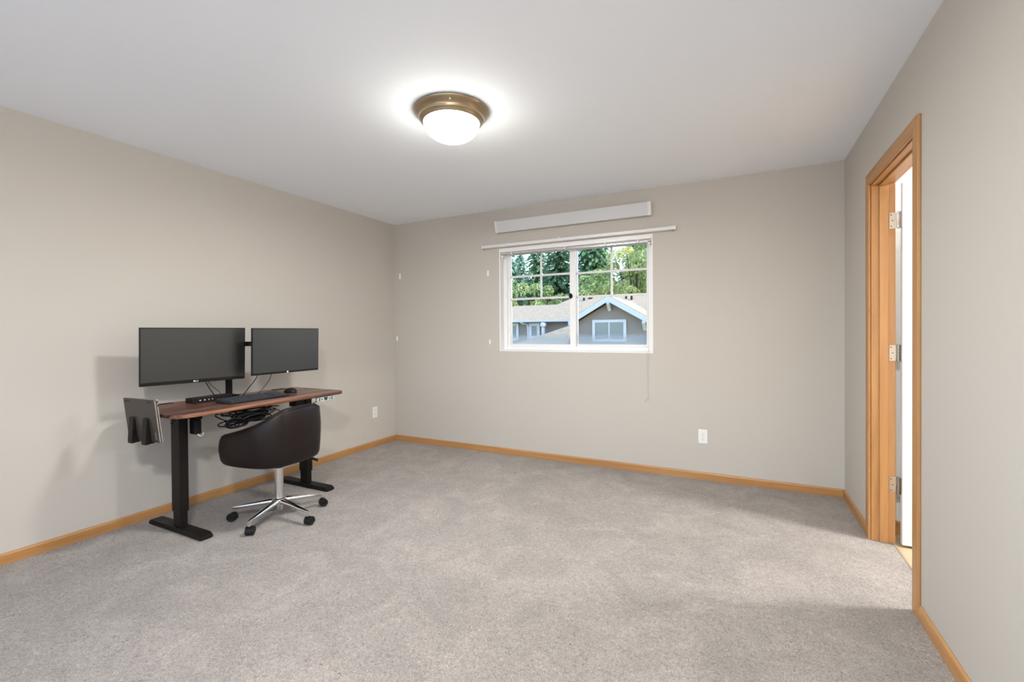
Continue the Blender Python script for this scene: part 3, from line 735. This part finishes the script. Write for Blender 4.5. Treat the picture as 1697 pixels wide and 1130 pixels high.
# seat cushion and under-pan
def seat_outline(off):
    o = []
    for i in range(41):
        s = -1 + 2 * i / 40; x, y, z = shellpt(s); l = math.hypot(x + .02, y); o.append((x - (x + .02) / l * off, y - y / l * off))
    fx = -.265
    for k in range(1, 12):
        y = o[40][1] + (o[0][1] - o[40][1]) * k / 12; o.append((fx + .03 * (abs(k - 6) / 6) ** 4, y))
    return o
b = B()
prev = None; outl = []
for off, z in ((.085, .400), (.060, .425), (.056, .47), (.062, .492), (.085, .503), (.13, .508)):
    ring = [b.verts.new((x, y, z)) for x, y in seat_outline(off)]
    if prev:
        n = len(ring)
        for k in range(n): b.faces.new((prev[k], prev[(k + 1) % n], ring[(k + 1) % n], ring[k]))
    else: b.faces.new(ring[::-1])
    prev = ring
b.faces.new(prev); obj('seat', b, 'leather', ch, smooth=True, angle=60)
b = B(); box(b, -.10, .10, -.08, .08, .386, .404); lathe(b, [(.035, .372), (.040, .388)], 20); obj('seat_plate', b, 'blackpl', ch, .004)
# gas lift
b = B(); lathe(b, [(.014, .34), (.014, .374)], 20); pst = obj('gas_rod', b, 'chrome', ch, smooth=True)
b = B(); lathe(b, [(.0265, .125), (.0265, .342), (.024, .345)], 28); pc = obj('column', b, 'brush', ch, smooth=True)
b = B(); lathe(b, [(.0275, .336), (.0275, .349), (.016, .353)], 28); obj('collar', b, 'blackpl', pc, smooth=True)
b = B(); lathe(b, [(.020, .058), (.024, .062), (.030, .100), (.042, .112), (.045, .126), (.040, .136), (.028, .139)], 32); obj('hub', b, 'chrome', ch, smooth=True, angle=50)
b = B(); tube(b, smooth_path([(.03, .06, .392), (.06, .12, .384), (.09, .17, .366)], 4), .004, 8); lv = obj('lever', b, 'chrome', ch, smooth=True)
b = B(); tube(b, smooth_path([(.09, .17, .366), (.105, .195, .350), (.125, .215, .338)], 4), .008, 10, .010); obj('lever_grip', b, 'blackpl', lv, smooth=True)
# star legs and casters
RAD = .285; angs = [215.5, 287.5, 359.5, 71.5, 143.5]
spin = [200, 120, 95, 60, 150]
for a, sp in zip(angs, spin):
    th_ = math.radians(a) - ch.rotation_euler.z; dx, dy = math.cos(th_), math.sin(th_)
    b = B(); rg = []
    for f in (0, .12, .3, .6, .9, 1.0):
        r = .030 + (RAD - .030) * f; zc = .118 - .030 * f; w = .0235 - .012 * f; h = .020 - .0095 * f
        if f == 1.0: w *= .55; h *= .7
        ring = []
        for k in range(12):
            q = 2 * PI * k / 12; ring.append(b.verts.new((r * dx - dy * w * math.cos(q), r * dy + dx * w * math.cos(q), zc + h * math.sin(q))))
        rg.append(ring)
    for r0, r1 in zip(rg, rg[1:]):
        for k in range(12): b.faces.new((r0[k], r0[(k + 1) % 12], r1[(k + 1) % 12], r1[k]))
    b.faces.new(rg[0]); b.faces.new(rg[-1])
    lg = obj('leg', b, 'chrome', ch, smooth=True, angle=60)
    px, py = (RAD - .012) * dx, (RAD - .012) * dy
    b = B(); lathe(b, [(.0095, .062), (.0105, .068), (.0105, .088)], 16, Matrix.Translation((px, py, 0))); obj('socket', b, 'chrome', lg, smooth=True)
    mt = Matrix.Translation((px, py, 0)) @ Matrix.Rotation(math.radians(sp), 4, 'Z') @ Matrix.Translation((.016, 0, 0))
    b = B()
    # hood over the twin wheels
    pr = [(-.026, .016)] + [(.026 * math.cos(PI - PI * k / 10), .027 + .028 * math.sin(PI * k / 10)) for k in range(11)] + [(.026, .016)]
    prism(b, pr, 1, -.024, .024, mt); lathe(b, [(.006, .05), (.006, .066)], 12, Matrix.Translation((px, py, 0)))
    cs = obj('caster', b, 'blackpl', ch, .003)
    for s in (-1, 1):
        b = B(); lathe(b, [(.018, -.009), (.0245, -.007), (.0245, .007), (.018, .009)], 24, mt @ Matrix.Translation((0, s * .0135, .0250)) @ Matrix.Rotation(PI / 2, 4, 'X')); obj('wheel', b, 'blackrub', cs, smooth=True)

# ================================================================== OUTSIDE
GZ = -3.0
o = bx('ground', -70, 40, YB + 3, 90, GZ - .5, GZ, 'ground'); struct(o, 'ground outside between the houses', 'ground')
hs = thing('neighbouring_house', 'taupe house with tan shingle roofs and pale blue gable trim outside the window', 'house', (-5.15, 20, GZ))
def hb(name, material, fn, parent=None, bevel=0.):
    b = B(); fn(b)
    for v in b.verts: v.co -= hs.location
    return obj(name, b, material, parent or hs, bevel)
PK, SL = -5.145, .575                                   # gable peak x, roof slope
PZ = 2.765
gw = 1.95
# gable bump-out wall
hb('gable_wall', 'siding', lambda b: prism(b, [(PK - 1.50, GZ), (PK + 1.62, GZ), (PK + 1.62, PZ - .26 - 1.62 * SL), (PK, PZ - .26), (PK - 1.50, PZ - .26 - 1.5 * SL)], 1, 20.0, 24.5))
# gable roof slabs, running back into the main roof
for s in (-1, 1):
    w = 1.82 if s < 0 else 2.1
    q = [(PK, PZ + .03), (PK + s * w, PZ + .03 - w * SL), (PK + s * w, PZ - .10 - w * SL), (PK, PZ - .10)]
    hb('gable_roof', 'shingle', lambda b: prism(b, q, 1, 19.66, 26.0))
    q2 = [(PK, PZ), (PK + s * w, PZ - w * SL), (PK + s * w, PZ - .245 - w * SL), (PK, PZ - .245)]
    hb('fascia', 'fascia', lambda b: prism(b, q2, 1, 19.60, 19.655))
# knee braces
for x, zt in ((PK, PZ - .24), (PK + 1.53, PZ - .24 - 1.53 * SL)):
    hb('knee_brace', 'extwhite', lambda b: prism(b, [(19.62, zt), (19.62, zt - .10), (19.93, zt - .42), (20.0, zt - .42), (20.0, zt)], 0, x - .07, x + .07))
def hwin(x0, x1, z0, z1, y, n=2, t=.115):
    f = hb('window', 'extwhite', lambda b: (box(b, x0, x0 + t, y - .06, y, z0, z1), box(b, x1 - t, x1, y - .06, y, z0, z1), box(b, x0 + t, x1 - t, y - .06, y, z0, z0 + t), box(b, x0 + t, x1 - t, y - .06, y, z1 - t, z1),
        [box(b, x0 + (x1 - x0) * k / n - .025, x0 + (x1 - x0) * k / n + .025, y - .04, y, z0 + t, z1 - t) for k in range(1, n)]))
    hb('window_pane', 'extglass', lambda b: box(b, x0 + t, x1 - t, y - .03, y - .005, z0 + t, z1 - t), f)
hwin(-5.94, -4.42, .745, 1.725, 20.0, 2, .12)
# main body and left wing
hb('wing_wall', 'siding', lambda b: box(b, -14.5, PK - 1.5, 23.0, 30.0, GZ, 1.80))
hwin(-12.3, -11.10, .72, 1.70, 23.0, 2, .13); hwin(-10.46, -9.80, .80, 1.70, 23.0, 1, .17)
hb('main_wall', 'siding', lambda b: box(b, PK - 1.5, 4, 23.0, 30.0, GZ, 1.80))
def roof(name, pts, th=.12):
    def fn(b):
        A = [b.verts.new(p) for p in pts]; Bv = [b.verts.new((p[0], p[1], p[2] - th)) for p in pts]
        b.faces.new(A); b.faces.new(Bv[::-1]); n = len(pts)
        for i in range(n): b.faces.new((A[i], A[(i + 1) % n], Bv[(i + 1) % n], Bv[i]))
    return hb(name, 'shingle', fn)
roof('main_roof', [(-10.85, 22.6, 1.86), (-8.9, 26.0, 3.24), (5, 26.0, 3.34), (5, 22.6, 1.83)])
roof('wing_roof', [(-15.2, 22.6, 1.86), (-12.3, 25.0, 2.80), (-9.2, 25.0, 2.80), (-10.85, 22.6, 1.86)])
roof('back_roof', [(-8.9, 26.0, 3.24), (-8.9, 30.4, 1.8), (5, 30.4, 1.8), (5, 26.0, 3.34)])
hb('eave_board', 'extwhite', lambda b: box(b, -15.2, -6.9, 22.52, 22.60, 1.74, 1.86))
hb('downspout', 'extwhite', lambda b: tube(b, smooth_path([(-10.85, 22.55, 1.80), (-10.7, 22.7, 1.66), (-10.52, 22.93, 1.55), (-10.52, 22.95, .5)], 4), .06, 8))
hb('vent_pipe', 'extwhite', lambda b: (lathe(b, [(.10, .2), (.10, 1.55)], 16, Matrix.Translation((-9.44, 22.6, 0))), lathe(b, [(.17, 1.50), (.17, 1.66), (.10, 1.70)], 16, Matrix.Translation((-9.44, 22.6, 0)))))
# lower roof in front of the wing
roof('lower_roof', [(-9.2, 17.6, .52), (-6.38, 18.4, 1.50), (-6.38, 18.6, 1.50), (-6.2, 17.0, .40)])
hb('lower_wall', 'siding', lambda b: box(b, -8.9, -6.3, 17.9, 19.9, GZ, .40))
for x, y, z, r, h in ((-8.05, 25.4, 2.95, .06, .42), (-7.75, 25.7, 3.05, .13, .18), (-5.62, 25.4, 2.95, .055, .30), (-5.28, 25.2, 2.9, .06, .48)):
    hb('roof_vent', 'black', lambda b: lathe(b, [(r, z), (r, z + h * .8), (r * .6, z + h)], 12, Matrix.Translation((x, y, 0))))

struct(bx('ground_bounce_deck', -9, 6, -9, YF - T, -.30, -.10, 'deck'), 'pale deck added outside the wide window to bounce sunlight in', 'deck')  # unseen deck added to throw sunlight up onto the ceiling
# ------------------------------------------------------------------ trees: each one trunk + a crown of many small leaf clusters
def mesh_obj(name, verts, faces, material, parent):
    me = bpy.data.meshes.new(name); me.from_pydata(verts, [], faces); me.materials.append(M[material]); o = bpy.data.objects.new(name, me); COL.objects.link(o); o.parent = parent; return o
def card(verts, faces, p, d, n, l, w):
    d = d.normalized(); s = d.cross(n); s = s.normalized() * w if s.length > 1e-5 else d.orthogonal().normalized() * w
    i = len(verts); a = p - d * l * .5; c = p + d * l * .5
    verts += [tuple(a), tuple(p + s), tuple(c), tuple(p - s)]; faces.append((i, i + 1, i + 2, i + 3))
def rv(r): return Vector((r.gauss(0, 1), r.gauss(0, 1), r.gauss(0, 1))).normalized()
def conifer(lab, x, y, h, rad, material, seed, dens=1.):
    r = random.Random(seed); o = thing('conifer_tree', lab, 'tree', (x, y, GZ), group='trees beyond the house')
    b = B(); tube(b, [(0, 0, 0), (.05, 0, h * .5), (0, 0, h)], .28, 8, .03); obj('trunk', b, 'bark', o, smooth=True)
    vs, fs = [], []; z = h * .16
    while z < h * .985:
        f = (z - h * .16) / (h * .84); rr = rad * (1 - f) ** .8 * r.uniform(.8, 1.1) + .15; nb = max(6, int(14 * (1 - f * .5)))
        a0 = r.uniform(0, 6.28)
        for k in range(nb):
            a = a0 + 6.283 * k / nb + r.uniform(-.2, .2); ln = rr * r.uniform(.75, 1.12); n = max(4, int(ln * 15 * dens))
            for q in range(n):
                t = (q + r.random()) / n; drop = -.34 * t * t * ln + .10 * t * ln
                side = r.uniform(-1, 1) * .32 * ln * (1 - t * .75) * (t + .12)
                p = Vector((math.cos(a) * t * ln - math.sin(a) * side, math.sin(a) * t * ln + math.cos(a) * side, z + drop + r.uniform(-.10, .06) - abs(side) * .25))
                d = Vector((math.cos(a), math.sin(a), -.25 - .5 * t)) + rv(r) * .55
                card(vs, fs, p, d, Vector((r.gauss(0, .5), r.gauss(0, .5), 1)), r.uniform(.28, .50), r.uniform(.05, .11))
        z += .26 + .08 * r.random()
    mesh_obj('foliage', vs, fs, material, o); return o
def broadleaf(lab, x, y, h, rad, material, seed, n=6500, size=.20, cat_name='broadleaf_tree'):
    r = random.Random(seed); o = thing(cat_name, lab, 'tree', (x, y, GZ), group='trees beyond the house')
    b = B(); tube(b, [(0, 0, 0), (.1, .05, h * .4), (0, 0, h * .8)], .25, 8, .06)
    for k in range(6):
        a = r.uniform(0, 6.28); tube(b, smooth_path([(0, 0, h * r.uniform(.3, .5)), (math.cos(a) * rad * .4, math.sin(a) * rad * .4, h * .6), (math.cos(a) * rad * .75, math.sin(a) * rad * .75, h * .78)], 4), .09, 6, .02)
    obj('trunk', b, 'bark', o, smooth=True)
    blobs = []
    for k in range(34):
        d = rv(r); f = r.uniform(.35, .95)
        blobs.append((Vector((d.x * rad * f, d.y * rad * f, h * .60 + d.z * h * .36 * f)), rad * r.uniform(.20, .36)))
    vs, fs = [], []
    for k in range(n):
        c, br = r.choice(blobs); d = rv(r)
        if d.z < -.3 and r.random() < .6: d.z = -d.z
        p = c + d * br * (1 - .45 * r.random() ** 2)
        card(vs, fs, p, rv(r) + Vector((0, 0, -.4)), d + rv(r) * .7, size * r.uniform(.8, 1.5), size * r.uniform(.25, .42))
    mesh_obj('foliage', vs, fs, material, o); return o
conifer('blue green fir at the left edge of the window', -20.02, 39.6, 12.5, 3.0, 'bluefir', 1, 1.9)
conifer('tall dark fir left of the window mullion', -15.25, 40.6, 15.6, 3.3, 'fir', 2, 1.9)
conifer('tall dark fir right of the window mullion', -11.66, 39.6, 16.2, 3.6, 'fir', 3, 1.9)
conifer('fir standing behind and between the two tall ones', -13.44, 46.6, 14.4, 3.6, 'fir', 4, 1.6)
conifer('broad dark fir in the right window pane behind the leafy trees', -8.27, 44.6, 17.1, 4.2, 'fir', 5, 1.6)
conifer('dark fir at the far right of the window', -3.69, 45.6, 17.7, 4.4, 'fir', 6, 1.6)
conifer('pale fir far back beyond the left window edge', -23.22, 48.6, 13.8, 3.6, 'bluefir', 7, 1.6)
conifer('mid green fir between the blue green fir and the tall dark one', -19.25, 44.6, 15.0, 3.3, 'fir', 8, 1.6)
conifer('far dark fir behind the right-hand leafy trees', -9.69, 50.6, 16.5, 4.2, 'fir', 9, 1.4)
broadleaf('light yellow green leafy tree low at the left window edge', -18.69, 35.6, 9.7, 2.3, 'yellowleaf', 11, 6000)
broadleaf('mid green leafy tree below the left firs', -14.86, 36.6, 9.2, 2.4, 'leafy', 12, 6000)
broadleaf('leafy green tree behind the gable peak', -10.46, 35.6, 10.1, 2.3, 'leafy', 13, 6500)
broadleaf('large pale leafy tree in the right window pane', -7.12, 35.6, 12.5, 2.8, 'yellowleaf', 14, 9000)
broadleaf('tall leafy tree at the right edge of the window', -4.02, 34.6, 14.7, 3.0, 'leafy', 15, 9000)

# ================================================================== LIGHT
wd = bpy.data.worlds.new('sky'); SC.world = wd; wd.use_nodes = True
nt = wd.node_tree; bg = nt.nodes['Background']
sky = nt.nodes.new('ShaderNodeTexSky'); sky.sky_type = 'NISHITA'; sky.sun_disc = False
sky.sun_elevation = math.radians(48); sky.sun_rotation = math.radians(75); sky.air_density = 1.0; sky.dust_density = 1.2; sky.ozone_density = 1.0
nt.links.new(sky.outputs[0], bg.inputs[0]); bg.inputs[1].default_value = .62
def light(name, kind, loc, energy, color=(1, 1, 1), **kw):
    l = bpy.data.lights.new(name, kind); l.energy = energy; l.color = color
    for k, v in kw.items(): setattr(l, k, v)
    o = bpy.data.objects.new(name, l); COL.objects.link(o); o.location = loc; return o
s = light('sun', 'SUN', (10, 10, 20), 3.6, (1., .95, .86), angle=.009)
s.rotation_euler = Vector((-.80, -.10, -1.0)).to_track_quat('-Z', 'Y').to_euler()
for nm, c, sx, sz, ry in (('window_portal', ((WX0 + WX1) / 2, YB + .20, (WZ0 + WZ1) / 2), WX1 - WX0, WZ1 - WZ0, -PI / 2), ('window_portal', ((FX0 + FX1) / 2, YF - .20, (FZ0 + FZ1) / 2), FX1 - FX0, FZ1 - FZ0, PI / 2)):
    p = light(nm, 'AREA', c, 1, shape='RECTANGLE', size=sx, size_y=sz); p.data.cycles.is_portal = True; p.rotation_euler = (ry, 0, 0)

# ================================================================== CAMERA
cam = bpy.data.cameras.new('camera'); co = bpy.data.objects.new('camera', cam); COL.objects.link(co); SC.camera = co
yaw, pitch, roll = .4648049905891311, -.0084413142977801, -.006934752047410392
fwd = Vector((-math.sin(yaw) * math.cos(pitch), math.cos(yaw) * math.cos(pitch), math.sin(pitch)))
rt = Vector((math.cos(yaw), math.sin(yaw), 0)); up = rt.cross(fwd)
c_, s_ = math.cos(roll), math.sin(roll)
r2, u2 = rt * c_ + up * s_, -rt * s_ + up * c_
mw = Matrix(((r2.x, u2.x, -fwd.x, 0), (r2.y, u2.y, -fwd.y, 0), (r2.z, u2.z, -fwd.z, CAMZ), (0, 0, 0, 1)))
co.matrix_world = mw
cam.sensor_fit = 'HORIZONTAL'; cam.sensor_width = 36; cam.lens = 751.2824 / 1697 * 36; cam.shift_y = -9.0116 / 1697; cam.clip_start = .05; cam.clip_end = 300

vs = SC.view_settings
vs.view_transform = 'Standard'; vs.look = 'None'; vs.exposure = .27; vs.gamma = 1.; vs.use_curve_mapping = False
SC.cycles.use_denoising = True
try: SC.cycles.denoiser = 'OPENIMAGEDENOISE'
except Exception: pass
SC.cycles.max_bounces = 12; SC.cycles.diffuse_bounces = 7; SC.cycles.transparent_max_bounces = 16
SC.cycles.sample_clamp_indirect = 8.; SC.cycles.caustics_reflective = False; SC.cycles.caustics_refractive = False
